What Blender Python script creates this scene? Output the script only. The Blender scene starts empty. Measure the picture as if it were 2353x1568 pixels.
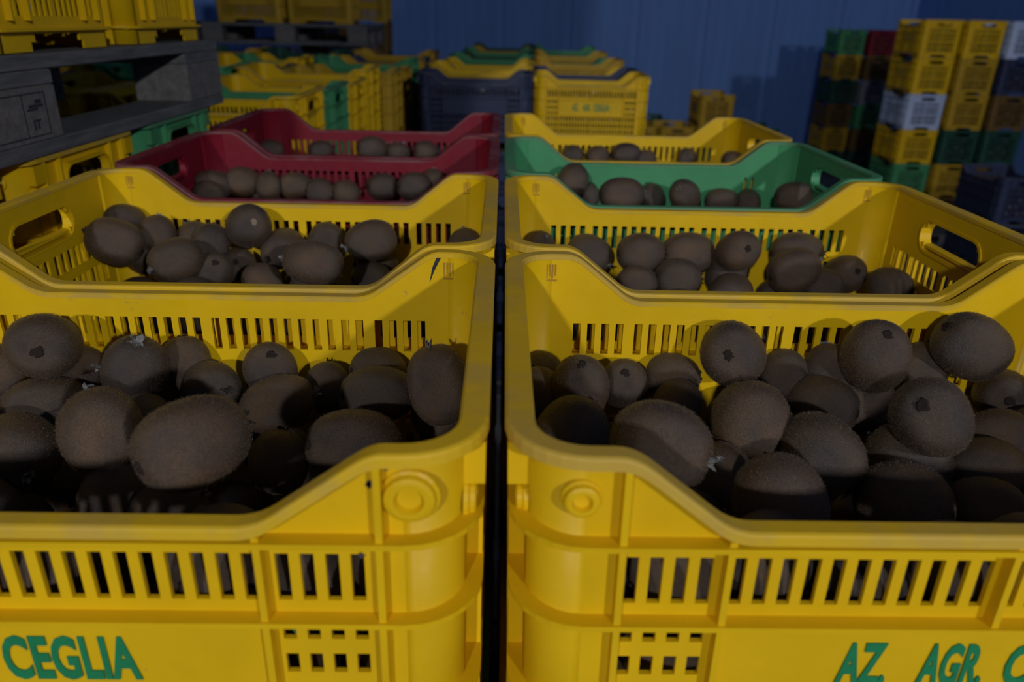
import bpy, math, random
from mathutils import Vector, Matrix

# ---------------------------------------------------------------- camera, light, exposure
scene = bpy.context.scene
COL = scene.collection
Z0 = 1.571                      # height of the top rim of the near crates above the floor
RIM = Vector((0, 0, Z0))

cam_d = bpy.data.cameras.new('camera')
cam = bpy.data.objects.new('camera', cam_d)
COL.objects.link(cam)
scene.camera = cam
F_PX, PITCH, ROLL, YAW = 1735.1, 0.4039, -0.0220, 0.0177
cam_d.sensor_width = 36.0
cam_d.lens = F_PX / 2353 * 36
cam_d.clip_start = 0.01
cam_d.clip_end = 80
fwd = Vector((math.sin(YAW) * math.cos(PITCH), math.cos(YAW) * math.cos(PITCH), -math.sin(PITCH)))
rgt = Vector((math.cos(YAW), -math.sin(YAW), 0))
upv = rgt.cross(fwd)
r2 = rgt * math.cos(ROLL) - upv * math.sin(ROLL)
u2 = rgt * math.sin(ROLL) + upv * math.cos(ROLL)
m = Matrix((r2, u2, -fwd)).transposed().to_4x4()
CAM = Vector((0, -0.6103, Z0 + 0.1811))
m.translation = CAM
cam.matrix_world = m
cam_d.dof.use_dof = True
cam_d.dof.focus_distance = 0.60
cam_d.dof.aperture_fstop = 6.3

world = bpy.data.worlds.new('world')
scene.world = world
world.use_nodes = True
world.node_tree.nodes['Background'].inputs[0].default_value = (0.5, 0.62, 1.0, 1)
world.node_tree.nodes['Background'].inputs[1].default_value = 0.012

def lamp_light(name, loc, target, power, color, size):
    d = bpy.data.lights.new(name, 'AREA')
    d.shape = 'DISK'; d.size = size; d.energy = power; d.color = color
    o = bpy.data.objects.new(name, d)
    COL.objects.link(o)
    o.location = loc
    o.rotation_euler = (Vector(target) - Vector(loc)).to_track_quat('-Z', 'Y').to_euler()
    return o
# two floodlights hanging from the ceiling behind the photographer
LAMPS = [((-1.60, -6.0, Z0 + 2.40), 152.0), ((3.1, -6.0, Z0 + 2.20), 178.0)]
for L, P in LAMPS:
    lamp_light('floodlight_beam', L, (0.3, 3.0, Z0), P, (0.86, 0.92, 1.0), 0.22)

vs = scene.view_settings
vs.view_transform = 'Standard'
vs.look = 'None'
vs.gamma = 1.0
vs.use_curve_mapping = False
vs.exposure = 0.0

# ---------------------------------------------------------------- small helpers
random.seed(7)

class MB:
    """collects polygons for one mesh"""
    def __init__(s): s.v = []; s.f = []
    def add(s, vs, fs):
        b = len(s.v); s.v += [tuple(p) for p in vs]; s.f += [tuple(b + i for i in f) for f in fs]
    def box(s, x0, x1, y0, y1, z0, z1):
        s.add([(x0, y0, z0), (x1, y0, z0), (x1, y1, z0), (x0, y1, z0), (x0, y0, z1), (x1, y0, z1), (x1, y1, z1), (x0, y1, z1)],
              [(3, 2, 1, 0), (4, 5, 6, 7), (0, 1, 5, 4), (1, 2, 6, 5), (2, 3, 7, 6), (3, 0, 4, 7)])
    def sweep(s, rings, closed=True, caps=False):
        n = len(rings[0]); b = len(s.v)
        for r in rings: s.v += [tuple(p) for p in r]
        m_ = len(rings)
        for i in range(m_ if closed else m_ - 1):
            j = (i + 1) % m_
            for k in range(n):
                l = (k + 1) % n
                s.f.append((b + i * n + k, b + i * n + l, b + j * n + l, b + j * n + k))
        if caps and not closed:
            s.f.append(tuple(b + k for k in range(n)))
            s.f.append(tuple(b + (m_ - 1) * n + k for k in reversed(range(n))))
    def join(s, o): s.add(o.v, o.f)
    def mesh(s, name, smooth=False, fix=True):
        me = bpy.data.meshes.new(name)
        me.from_pydata(s.v, [], s.f)
        if fix:
            import bmesh
            bm = bmesh.new(); bm.from_mesh(me)
            bmesh.ops.recalc_face_normals(bm, faces=bm.faces)
            bm.to_mesh(me); bm.free()
        if smooth:
            me.polygons.foreach_set('use_smooth', [True] * len(me.polygons))
        me.update()
        return me

def link(name, data, parent=None, mat=None):
    o = bpy.data.objects.new(name, data)
    COL.objects.link(o)
    if parent: o.parent = parent
    if mat is not None and data is not None:
        if len(data.materials) == 0: data.materials.append(None)
        o.material_slots[0].link = 'OBJECT'
        o.material_slots[0].material = mat
    return o

def tag(o, label, cat, group=None, kind=None):
    o['label'] = label
    if cat: o['category'] = cat
    if group: o['group'] = group
    if kind: o['kind'] = kind
    return o

def place(o, loc, rz=0.0, rx=0.0, ry=0.0):
    o.location = loc; o.rotation_euler = (rx, ry, rz); return o

# ---------------------------------------------------------------- materials
def new_mat(name):
    mt = bpy.data.materials.new(name); mt.use_nodes = True
    nt = mt.node_tree
    return mt, nt, nt.nodes['Principled BSDF']

def N(nt, kind, **kw):
    n = nt.nodes.new(kind)
    for k, v_ in kw.items():
        if k in n.inputs: n.inputs[k].default_value = v_
        else: setattr(n, k, v_)
    return n

def ramp(nt, src, stops):
    r = nt.nodes.new('ShaderNodeValToRGB')
    el = r.color_ramp.elements
    while len(el) < len(stops): el.new(0.5)
    for e, (p, c) in zip(el, stops):
        e.position = p; e.color = c if len(c) == 4 else (*c, 1)
    nt.links.new(src, r.inputs[0])
    return r

def mix(nt, fac, a, b, mode='MIX'):
    x = nt.nodes.new('ShaderNodeMix'); x.data_type = 'RGBA'; x.blend_type = mode
    for i, s in ((0, fac), (6, a), (7, b)):
        if isinstance(s, (int, float)): x.inputs[i].default_value = s
        elif isinstance(s, tuple): x.inputs[i].default_value = s if len(s) == 4 else (*s, 1)
        else: nt.links.new(s, x.inputs[i])
    return x.outputs[2]

def plastic(name, col, dirt=(0.16, 0.12, 0.07), dust=0.0, rough=0.42, scuff=1.0):
    mt, nt, b = new_mat(name)
    tc = N(nt, 'ShaderNodeTexCoord')
    oi = N(nt, 'ShaderNodeObjectInfo')
    off = N(nt, 'ShaderNodeVectorMath', operation='ADD')
    nt.links.new(tc.outputs['Object'], off.inputs[0]); nt.links.new(oi.outputs['Random'], off.inputs[1])
    n1 = N(nt, 'ShaderNodeTexNoise', Scale=9.0, Detail=4.0, Roughness=0.6)
    n2 = N(nt, 'ShaderNodeTexNoise', Scale=46.0, Detail=5.0, Roughness=0.7)
    n3 = N(nt, 'ShaderNodeTexNoise', Scale=150.0, Detail=2.0)
    for n in (n1, n2, n3): nt.links.new(off.outputs[0], n.inputs['Vector'])
    var = ramp(nt, n1.outputs[0], [(0.3, tuple(c * 0.88 for c in col)), (0.7, tuple(min(1, c * 1.06) for c in col))])
    spots = ramp(nt, n2.outputs[0], [(0.675, (0, 0, 0)), (0.78, (0.75 * scuff,) * 3)])
    c = mix(nt, spots.outputs[0], var.outputs[0], dirt)
    if dust > 0:
        n4 = N(nt, 'ShaderNodeTexNoise', Scale=16.0, Detail=4.0, Roughness=0.6)
        nt.links.new(off.outputs[0], n4.inputs['Vector'])
        dn = ramp(nt, n4.outputs[0], [(0.44, (dust * 0.25,) * 3), (0.58, (dust,) * 3)])
        c = mix(nt, dn.outputs[0], c, (0.22, 0.19, 0.165))
    nt.links.new(c, b.inputs['Base Color'])
    rr = ramp(nt, n2.outputs[0], [(0.3, (rough - 0.06,) * 3), (0.75, (rough + 0.16,) * 3)])
    nt.links.new(rr.outputs[0], b.inputs['Roughness'])
    bp = N(nt, 'ShaderNodeBump', Strength=0.12, Distance=0.0012)
    nt.links.new(n3.outputs[0], bp.inputs['Height'])
    nt.links.new(bp.outputs[0], b.inputs['Normal'])
    b.inputs['Specular IOR Level'].default_value = 0.24
    return mt

COLS = {'yellow': (0.76, 0.45, 0.004), 'green': (0.066, 0.275, 0.112), 'red': (0.19, 0.008, 0.018),
        'navy': (0.032, 0.040, 0.085), 'white': (0.50, 0.56, 0.74), 'darkgreen': (0.018, 0.07, 0.045),
        'brown': (0.16, 0.085, 0.02), 'shaded_yellow': (0.50, 0.29, 0.015), 'grey': (0.22, 0.22, 0.25)}  # the dimmer yellow has the shade of the rear stacks put into its colour
PL = {k: plastic(k + '_plastic', c) for k, c in COLS.items()}
RIMM = {k: plastic(k + '_worn_rim', c, dust=0.30, rough=0.5) for k, c in COLS.items()}

def kiwi_mat():
    mt, nt, b = new_mat('kiwi_skin')
    tc = N(nt, 'ShaderNodeTexCoord'); oi = N(nt, 'ShaderNodeObjectInfo')
    off = N(nt, 'ShaderNodeVectorMath', operation='ADD')
    nt.links.new(tc.outputs['Object'], off.inputs[0]); nt.links.new(oi.outputs['Random'], off.inputs[1])
    n1 = N(nt, 'ShaderNodeTexNoise', Scale=1.1, Detail=3.0)
    n2 = N(nt, 'ShaderNodeTexNoise', Scale=26.0, Detail=4.0, Roughness=0.75)
    n3 = N(nt, 'ShaderNodeTexNoise', Scale=60.0, Detail=2.0, Roughness=0.8)
    for n in (n1, n2, n3): nt.links.new(off.outputs[0], n.inputs['Vector'])
    a = ramp(nt, n1.outputs[0], [(0.3, (0.052, 0.035, 0.027)), (0.7, (0.108, 0.064, 0.032))])
    per = ramp(nt, oi.outputs['Random'], [(0.0, (0.72, 0.70, 0.74)), (0.5, (1.0, 0.96, 0.9)), (1.0, (1.22, 1.08, 0.86))])
    c = mix(nt, 1.0, a.outputs[0], per.outputs[0], 'MULTIPLY')
    sp = ramp(nt, n2.outputs[0], [(0.36, (0.50, 0.46, 0.44)), (0.62, (1.25, 1.22, 1.18))])
    c = mix(nt, 1.0, c, sp.outputs[0], 'MULTIPLY')
    nt.links.new(c, b.inputs['Base Color'])
    b.inputs['Roughness'].default_value = 0.345
    b.inputs['Specular IOR Level'].default_value = 0.80
    b.inputs['Sheen Weight'].default_value = 0.04
    b.inputs['Sheen Roughness'].default_value = 0.4
    b.inputs['Sheen Tint'].default_value = (0.8, 0.72, 0.66, 1)
    bp = N(nt, 'ShaderNodeBump', Strength=0.75, Distance=0.0007)
    ad = N(nt, 'ShaderNodeMath', operation='ADD')
    nt.links.new(n2.outputs[0], ad.inputs[0]); nt.links.new(n3.outputs[0], ad.inputs[1])
    nt.links.new(ad.outputs[0], bp.inputs['Height'])
    nt.links.new(bp.outputs[0], b.inputs['Normal'])
    return mt

def flat_mat(name, col, rough=0.7, var=0.25, scale=40.0, bump=0.2, bdist=0.002, stretch=(1, 1, 1), spec=0.3):
    mt, nt, b = new_mat(name)
    tc = N(nt, 'ShaderNodeTexCoord')
    mp = N(nt, 'ShaderNodeMapping', Scale=stretch)
    nt.links.new(tc.outputs['Object'], mp.inputs[0])
    n1 = N(nt, 'ShaderNodeTexNoise', Scale=scale, Detail=6.0, Roughness=0.65)
    nt.links.new(mp.outputs[0], n1.inputs['Vector'])
    r = ramp(nt, n1.outputs[0], [(0.25, tuple(c * (1 - var) for c in col)), (0.75, tuple(min(1, c * (1 + var)) for c in col))])
    nt.links.new(r.outputs[0], b.inputs['Base Color'])
    b.inputs['Roughness'].default_value = rough
    b.inputs['Specular IOR Level'].default_value = spec
    bp = N(nt, 'ShaderNodeBump', Strength=bump, Distance=bdist)
    nt.links.new(n1.outputs[0], bp.inputs['Height']); nt.links.new(bp.outputs[0], b.inputs['Normal'])
    return mt

M_KIWI = kiwi_mat()
M_FUZZ = flat_mat('kiwi_fuzz', (0.13, 0.092, 0.064), rough=0.8, var=0.2)
M_SEPAL_D = flat_mat('dark_sepal', (0.035, 0.026, 0.022), rough=0.9)
M_SEPAL_P = flat_mat('pale_dry_sepal', (0.20, 0.185, 0.17), rough=0.85)
M_SCAR = flat_mat('stem_scar', (0.022, 0.014, 0.010), rough=0.95)
M_SCAR_L = flat_mat('pale_stem_scar', (0.24, 0.17, 0.11), rough=0.8)
M_WOOD = flat_mat('weathered_wood', (0.125, 0.118, 0.115), rough=0.8, var=0.45, scale=14.0, bump=0.35, bdist=0.004, stretch=(6, 1, 6))
M_WOOD_B = flat_mat('chipboard_block', (0.15, 0.132, 0.12), rough=0.85, var=0.4, scale=60.0, bump=0.4, bdist=0.003)
M_INK_G = flat_mat('green_print', (0.012, 0.20, 0.075), rough=0.6, var=0.15, scale=80)
M_INK_B = flat_mat('black_stamp', (0.03, 0.03, 0.035), rough=0.9)
M_PANEL = flat_mat('blue_insulated_panel', (0.195, 0.35, 0.74), rough=0.55, var=0.14, scale=3.0, bump=0.05, stretch=(3, 3, 0.15), spec=0.25)
M_FLOOR = flat_mat('grey_concrete', (0.16, 0.155, 0.15), rough=0.85, var=0.3, scale=5.0)
M_CEIL = flat_mat('grey_ceiling', (0.12, 0.13, 0.15), rough=0.9, scale=2.0)
M_METAL = flat_mat('dark_metal', (0.05, 0.05, 0.055), rough=0.5)

# ---------------------------------------------------------------- the room
def plain_wall(name, x0, x1, y0, y1, z0, z1, mat):
    b = MB(); b.box(x0, x1, y0, y1, z0, z1)
    return tag(link(name, b.mesh(name), None, mat), None or name.replace('_', ' ') + ' of the cold store', None, kind='structure')
XL, XR, YB, YF, ZC = -7.0, 6.10, 11.5, -9.4, 5.6
plain_wall('floor', XL, XR, YF, YB, -0.2, 0.0, M_FLOOR)
plain_wall('ceiling', XL, XR, YF, YB, ZC, ZC + 0.2, M_CEIL)
plain_wall('wall_left', XL - 0.2, XL, YF, YB, 0, ZC, M_PANEL)
plain_wall('wall_right', XR, XR + 0.2, YF, YB, 0, ZC, M_PANEL)
plain_wall('wall_front', XL, XR, YF - 0.2, YF, 0, ZC, M_CEIL)
wb = plain_wall('wall_back', XL, XR, YB + 0.04, YB + 0.24, 0, ZC, M_PANEL)
pb = MB()                                   # one ribbed insulated panel, 1.0 m wide
prof = []
nr = 22
for i in range(nr):
    x = 0.004 + i * (0.992 / nr); w = 0.992 / nr
    prof += [(x, 0.0), (x + w * 0.55, 0.0), (x + w * 0.68, 0.006), (x + w * 0.87, 0.006)]
prof += [(0.996, 0.0)]
front = prof
rings = [[(x, y, 0.0), (x, y, ZC), (x, 0.039, ZC), (x, 0.039, 0.0)] for x, y in front]
pb.sweep(rings, closed=False, caps=True)
panel_me = pb.mesh('panel')
x = XL
while x < XR - 0.05:
    o = link('panel', panel_me, wb, M_PANEL); o.location = (x, YB, 0)
    x += 1.0 if x + 1.0 <= XR else 99

# ---------------------------------------------------------------- crate geometry (local: base centre at origin, rim at z = CH)
CH = 0.285; PITCHZ = 0.2855
AX, AY, TH, RC = 0.236, 0.154, 0.003, 0.026
RW = 0.014
HN = 0.0410

def taper(p):
    k = 1 - 0.014 * (CH - p[2]) / CH
    return (p[0] * k, p[1] * k, p[2])

def finish(b, name, smooth=False):
    b.v = [taper(p) for p in b.v]
    return b.mesh(name, smooth)

def grid_wall(ss, zs, hole, mp):
    """solid plate over the grid ss x zs with the cells for which hole(s, z) holds left open; mp(s, z, n) places it, n in 0..1"""
    b = MB()
    ss = sorted(set(round(a, 5) for a in ss)); zs = sorted(set(round(a, 5) for a in zs))
    ni, nj = len(ss) - 1, len(zs) - 1
    sol = [[not hole((ss[i] + ss[i + 1]) / 2, (zs[j] + zs[j + 1]) / 2) for j in range(nj)] for i in range(ni)]
    def S(i, j): return 0 <= i < ni and 0 <= j < nj and sol[i][j]
    # merge solid runs along z inside one column to keep it cheap
    for i in range(ni):
        for j in range(nj):
            if not sol[i][j]: continue
            a, c, d, e = ss[i], ss[i + 1], zs[j], zs[j + 1]
            q = [mp(a, d, 0), mp(c, d, 0), mp(c, e, 0), mp(a, e, 0), mp(a, d, 1), mp(c, d, 1), mp(c, e, 1), mp(a, e, 1)]
            f = [(0, 1, 2, 3), (7, 6, 5, 4)]
            if not S(i - 1, j): f.append((0, 3, 7, 4))
            if not S(i + 1, j): f.append((1, 5, 6, 2))
            if not S(i, j - 1): f.append((0, 4, 5, 1))
            if not S(i, j + 1): f.append((3, 2, 6, 7))
            b.add(q, f)
    return b

def long_slots():
    r = []
    for sg in (1, -1):
        for k in range(11): r.append((0.0048 + k * 0.01245, sg))
        for k in range(4): r.append((0.1459 + k * 0.01245, sg))
    out = []
    for s0, sg in r:
        a, c = sg * s0, sg * (s0 + 0.0068)
        out.append((min(a, c), max(a, c)))
    return sorted(out)
LS = long_slots()

def long_wall(sgn, nb, nt, style='slots'):
    zs = [0, CH]
    rows_full = [(0.062, 0.091), (0.172, 0.190), (0.197, 0.215), (0.222, 0.240)]
    rows_side = [(0.104, 0.117), (0.127, 0.140), (0.150, 0.162)]
    if style == 'few':                       # plain wall with three short slits near each end
        slots = [s for s in LS if 0.15 < abs(sum(s) / 2)]
        slots = [s for s in slots if abs(sum(s) / 2) < 0.182]
        rows_full = [(0.060, 0.082)]; rows_side = []
        slots = [(a + 0.0015, c - 0.0015) for a, c in slots]
    else:
        slots = LS
    ss = [-(AX - RC), AX - RC, -nb, nb, -nt, nt]
    for a, c in slots: ss += [a, c]
    zl = [0, CH - HN - 0.002]
    for a, c in rows_full + rows_side: zl += [CH - a, CH - c]
    def hole(s, z):
        dpt = CH - z
        for a, c in rows_full:
            if a < dpt < c and any(p < s < q for p, q in slots): return True
        for a, c in rows_side:
            if a < dpt < c and abs(s) > 0.142 and any(p < s < q for p, q in slots): return True
        return False
    mp = lambda s, z, n: (s, sgn * (AY + TH * n), z)
    ss += [-0.112, -0.102, 0.102, 0.112]; zl += [0.011, 0.021]
    hole_ = lambda s, z: hole(s, z) or (z < 0.011 and abs(s) < 0.112) or (z < 0.021 and abs(s) < 0.102)
    b = grid_wall(ss, zl, hole_, mp)
    zt, zn = CH - 0.002, CH - HN - 0.002
    for sg in (1, -1):                       # raised corner pieces beside the notch
        poly = [(sg * nb, zn), (sg * (AX - RC), zn), (sg * (AX - RC), zt), (sg * nt, zt)]
        v = [mp(s, z, 0) for s, z in poly] + [mp(s, z, 1) for s, z in poly]
        b.add(v, [(0, 1, 2, 3), (7, 6, 5, 4), (0, 4, 5, 1), (1, 5, 6, 2), (2, 6, 7, 3), (3, 7, 4, 0)])
    return b

HY, HZ0, HZ1 = 0.058, 0.022, 0.056           # grip hole in the short walls
def side_wall(sgn):
    sl = []
    for sg in (1, -1):
        for k in range(8):
            a = sg * (0.005 + k * 0.0138); c = sg * (0.005 + k * 0.0138 + 0.0092)
            sl.append((min(a, c), max(a, c)))
    rows = [(0.070, 0.093), (0.104, 0.128), (0.134, 0.160), (0.172, 0.205), (0.210, 0.243)]
    ss = [-(AY - RC), AY - RC, -HY, HY, -HY + 0.009, HY - 0.009]
    for a, c in sl: ss += [a, c]
    zl = [0, CH - 0.002, CH - HZ0, CH - HZ1, CH - HZ0 - 0.008, CH - HZ1 + 0.008]
    for a, c in rows: zl += [CH - a, CH - c]
    def hole(s, z):
        d = CH - z
        if abs(s) < HY and HZ0 < d < HZ1:
            if abs(s) > HY - 0.009 and (d < HZ0 + 0.008 or d > HZ1 - 0.008): return False
            return True
        return any(a < d < c for a, c in rows) and any(p < s < q for p, q in sl)
    ss += [-0.066, -0.056, 0.066, 0.056]; zl += [0.011, 0.021]
    hole_ = lambda s, z: hole(s, z) or (z < 0.011 and abs(s) < 0.066) or (z < 0.021 and abs(s) < 0.056)
    return grid_wall(ss, zl, hole_, lambda s, z, n: (sgn * (AX + TH * n), s, z))

def handle_grip(sgn):
    b = MB(); path = []
    r = 0.0168
    for k in range(9): path.append((HY - r + r * math.cos(-math.pi / 2 + math.pi * k / 8), (HZ0 + HZ1) / 2 + r * math.sin(-math.pi / 2 + math.pi * k / 8)))
    for k in range(9): path.append((-HY + r + r * math.cos(math.pi / 2 + math.pi * k / 8), (HZ0 + HZ1) / 2 + r * math.sin(math.pi / 2 + math.pi * k / 8)))
    rings = []
    n = len(path)
    for i in range(n):
        y, d = path[i]
        cy_ = max(-HY + r, min(HY - r, y)); cd = (HZ0 + HZ1) / 2
        nx, nd = y - cy_, d - cd
        l = math.hypot(nx, nd) or 1
        nx, nd = nx / l, nd / l
        ring = []
        for off, xo in ((0, -0.0015), (0, 0.012), (0.003, 0.012), (0.003, -0.0015)):
            ring.append((sgn * (AX + xo), y + nx * off, CH - (d + nd * off)))
        rings.append(ring)
    b.sweep(rings, closed=True)
    return b

def loop_path(rad_off=0.0, seg=7):
    """points on the inner wall line with outward normals, counter-clockwise from the front-left"""
    pts = []
    corners = [(AX - RC, -(AY - RC), -90), (AX - RC, AY - RC, 0), (-(AX - RC), AY - RC, 90), (-(AX - RC), -(AY - RC), 180)]
    for cx_, cy_, a0 in corners:
        for k in range(seg + 1):
            a = math.radians(a0 + 90 * k / seg)
            n = (math.cos(a), math.sin(a))
            pts.append((cx_ + n[0] * RC, cy_ + n[1] * RC, n))
    return pts

def corner_post(ix):
    P = loop_path(seg=7)[ix * 8:ix * 8 + 8]
    b = MB(); rings = []
    for x_, y_, n in P:
        rings.append([(x_, y_, 0.0), (x_ + n[0] * TH, y_ + n[1] * TH, 0.0), (x_ + n[0] * TH, y_ + n[1] * TH, CH - 0.002), (x_, y_, CH - 0.002)])
    b.sweep(rings, closed=False, caps=True)
    return b

def notch_profile(nb, nt):
    """(s, z) along a long wall from -s to +s, notch corners rounded"""
    key = [(-(AX - RC), 0.0), (-nt, 0.0), (-nb, -HN), (nb, -HN), (nt, 0.0), (AX - RC, 0.0)]
    out = [key[0]]
    for i in range(1, len(key) - 1):
        p0, p1, p2 = [Vector((*k, 0)) for k in key[i - 1:i + 2]]
        fil = 0.011
        a = p1 + (p0 - p1).normalized() * min(fil, (p0 - p1).length * 0.45); c = p1 + (p2 - p1).normalized() * min(fil, (p2 - p1).length * 0.45)
        for k in range(6):
            t = k / 5
            q = a * (1 - t) ** 2 + p1 * 2 * t * (1 - t) + c * t * t
            out.append((q.x, q.y))
    out.append(key[-1])
    return out

def rim(nb, nt, w=RW):
    path = []
    np_ = notch_profile(nb, nt)
    for s, z in np_: path.append((s, -AY, z, (0, -1)))
    L = loop_path(seg=8)
    path += [(p[0], p[1], 0.0, p[2]) for p in L[1:9]]
    path += [(p[0], p[1], 0.0, p[2]) for p in L[9:17]]
    for s, z in np_[1:]: path.append((-s, AY, z, (0, 1)))
    path += [(p[0], p[1], 0.0, p[2]) for p in L[19:27]]
    path += [(p[0], p[1], 0.0, p[2]) for p in L[27:35]]
    b = MB(); rings = []
    w0 = w
    for x_, y_, z_, n in path:
        w = w0 - 0.0025 * abs(n[1])          # a little narrower along the long walls
        prof = [(-0.0008, -0.001), (0.0006, 0), (w - 0.002, 0), (w - 0.0005, -0.0007), (w, -0.002), (w, -0.0070), (w - 0.003, -0.0070), (w - 0.003, -0.0045), (-0.0008, -0.0045)]
        rings.append([(x_ + n[0] * o_, y_ + n[1] * o_, CH + z_ + h) for o_, h in prof])
    b.sweep(rings, closed=True)
    return b

def h_rib(depth, out=0.0122, th=0.0032):
    b = MB(); rings = []
    for x_, y_, n in loop_path(seg=7):
        rings.append([(x_ + n[0] * o_, y_ + n[1] * o_, CH - depth + h) for o_, h in ((TH * 0.5, 0), (out, 0), (out, -th), (TH * 0.5, -th))])
    b.sweep(rings, closed=True)
    return b

def v_rib_long(sgn, s, d0, d1, out=0.0105, w=0.0036):
    b = MB(); y0, y1 = sgn * (AY + TH * 0.6), sgn * (AY + out)
    b.box(s - w / 2, s + w / 2, min(y0, y1), max(y0, y1), CH - d1, CH - d0)
    return b

def v_rib_side(sgn, s, d0, d1, out=0.0115, w=0.0036):
    b = MB(); x0, x1 = sgn * (AX + TH * 0.6), sgn * (AX + out)
    b.box(min(x0, x1), max(x0, x1), s - w / 2, s + w / 2, CH - d1, CH - d0)
    return b

def boss(sgn, s, d, r, out=0.0085):
    b = MB(); rings = []
    prof = [(r * 1.12, TH * 0.6), (r * 1.10, 0.0042), (r * 0.98, 0.0052), (r * 0.92, out * 0.9), (r * 0.75, out), (r * 0.55, out), (r * 0.45, out * 0.62), (r * 0.02, out * 0.55)]
    for k in range(20):
        a = 2 * math.pi * k / 20
        rings.append([(s + math.cos(a) * rr, sgn * (AY + hh), CH - d + math.sin(a) * rr) for rr, hh in prof])
    n = len(prof)
    base = len(b.v)
    for r_ in rings: b.v += r_
    for i in range(20):
        j = (i + 1) % 20
        for k in range(n - 1):
            b.f.append((base + i * n + k, base + i * n + k + 1, base + j * n + k + 1, base + j * n + k))
    b.f.append(tuple(base + i * n + n - 1 for i in range(20)))
    return b

def lug(sx, sy):
    b = MB()
    x0, x1 = sx * (AX + TH * 0.6), sx * (AX + 0.0125); y0, y1 = sy * 0.112, sy * 0.136
    b.box(min(x0, x1), max(x0, x1), min(y0, y1), max(y0, y1), CH - 0.034, CH - 0.0098)
    return b

def base_plate():
    b = MB()
    ss = [-(AX - 0.002), AX - 0.002]; tt = [-(AY - 0.002), AY - 0.002]
    for k in range(-8, 9): ss += [k * 0.026 - 0.008, k * 0.026 + 0.008]
    for k in range(-3, 4): tt += [k * 0.042 - 0.014, k * 0.042 + 0.014]
    hs = lambda s: any(abs(s - k * 0.026) < 0.008 for k in range(-8, 9))
    ht = lambda s: any(abs(s - k * 0.042) < 0.014 for k in range(-3, 4))
    return grid_wall(ss, tt, lambda s, t: hs(s) and ht(t), lambda s, t, n: (s, t, 0.0215 + 0.004 * n))

RIBS = (0.0495, 0.0985, 0.165, 0.2575)
def vertical_ribs(nb, nt):
    out = []
    for sgn in (-1, 1):
        for s in (-nt - 0.003, nt + 0.003): out.append(v_rib_long(sgn, s, 0.004, 0.248))
        for s in (-0.1400, 0.1400): out.append(v_rib_long(sgn, s, 0.047, 0.248))
        out.append(v_rib_long(sgn, 0.0, 0.047, 0.0985))
        out.append(v_rib_long(sgn, 0.0, 0.165, 0.248))
    for sgn in (-1, 1):
        for s in (-0.108, -0.070, 0.070, 0.108): out.append(v_rib_side(sgn, s, 0.004, 0.248))
    return out

_cache = {}
def crate_parts(nb=0.140, nt=0.190, boss_r=0.0092, style='slots'):
    key = ('full', nb, nt, boss_r, style)
    if key not in _cache:
        P = [('front_wall', finish(long_wall(-1, nb, nt, style), 'front_wall'), 0), ('back_wall', finish(long_wall(1, nb, nt, style), 'back_wall'), 0)]
        for s in (-1, 1): P.append(('side_wall', finish(side_wall(s), 'side_wall'), 0))
        for i in range(4): P.append(('corner_post', finish(corner_post(i), 'corner_post', True), 0))
        P.append(('rim', finish(rim(nb, nt), 'rim', False), 1))
        for d in RIBS: P.append(('horizontal_rib', finish(h_rib(d), 'horizontal_rib'), 0))
        for r in vertical_ribs(nb, nt): P.append(('vertical_rib', finish(r, 'vertical_rib'), 0))
        for s in (-1, 1):
            P.append(('handle_grip', finish(handle_grip(s), 'handle_grip'), 0))
            for q in (-1, 1):
                P.append(('boss', finish(boss(s, q * 0.2135, 0.027, boss_r), 'boss', False), 0))
                P.append(('stacking_lug', finish(lug(s, q), 'stacking_lug'), 0))
        for s in (-1, 1):
            for q in (-1, 1):
                bb = boss(1, q * 0.128, 0.046, boss_r * 0.9)
                bb.v = [(s * (p[1] - AY + AX), p[0], p[2]) for p in bb.v]
                P.append(('boss', finish(bb, 'boss'), 0))
        P.append(('base_plate', finish(base_plate(), 'base_plate'), 0))
        _cache[key] = P
    return _cache[key]

def crate_mid(style='slots'):
    """same shape with fewer, joined parts for crates farther off"""
    key = ('mid', style)
    if key not in _cache:
        w = MB(); nb, nt = 0.140, 0.190
        for s in (-1, 1): w.join(long_wall(s, nb, nt, style)); w.join(side_wall(s))
        for i in range(4): w.join(corner_post(i))
        w.join(base_plate())
        r = MB()
        for d in RIBS: r.join(h_rib(d))
        for x_ in vertical_ribs(nb, nt): r.join(x_)
        g = MB()
        bs = MB()
        for s in (-1, 1):
            g.join(handle_grip(s))
            for q in (-1, 1): bs.join(boss(s, q * 0.2135, 0.027, 0.0092))
        for s in (-1, 1):                    # bosses on the short walls as well
            for q in (-1, 1):
                bb = boss(1, q * 0.130, 0.030, 0.0092)
                bb.v = [(s * (p[1] - AY + AX), p[0], p[2]) for p in bb.v]
                bs.join(bb)
        r.join(g); r.join(bs)
        _cache[key] = [('shell', finish(w, 'shell'), 0), ('rim', finish(rim(nb, nt), 'rim'), 1), ('ribs', finish(r, 'ribs'), 0)]
    return _cache[key]

def crate_far():
    if 'far' not in _cache:
        w = MB()
        for k, me, i in crate_mid():
            w.add([tuple(v.co) for v in me.vertices], [tuple(p.vertices) for p in me.polygons])
        _cache['far'] = w.mesh('crate', fix=False)
    return _cache['far']

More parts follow.
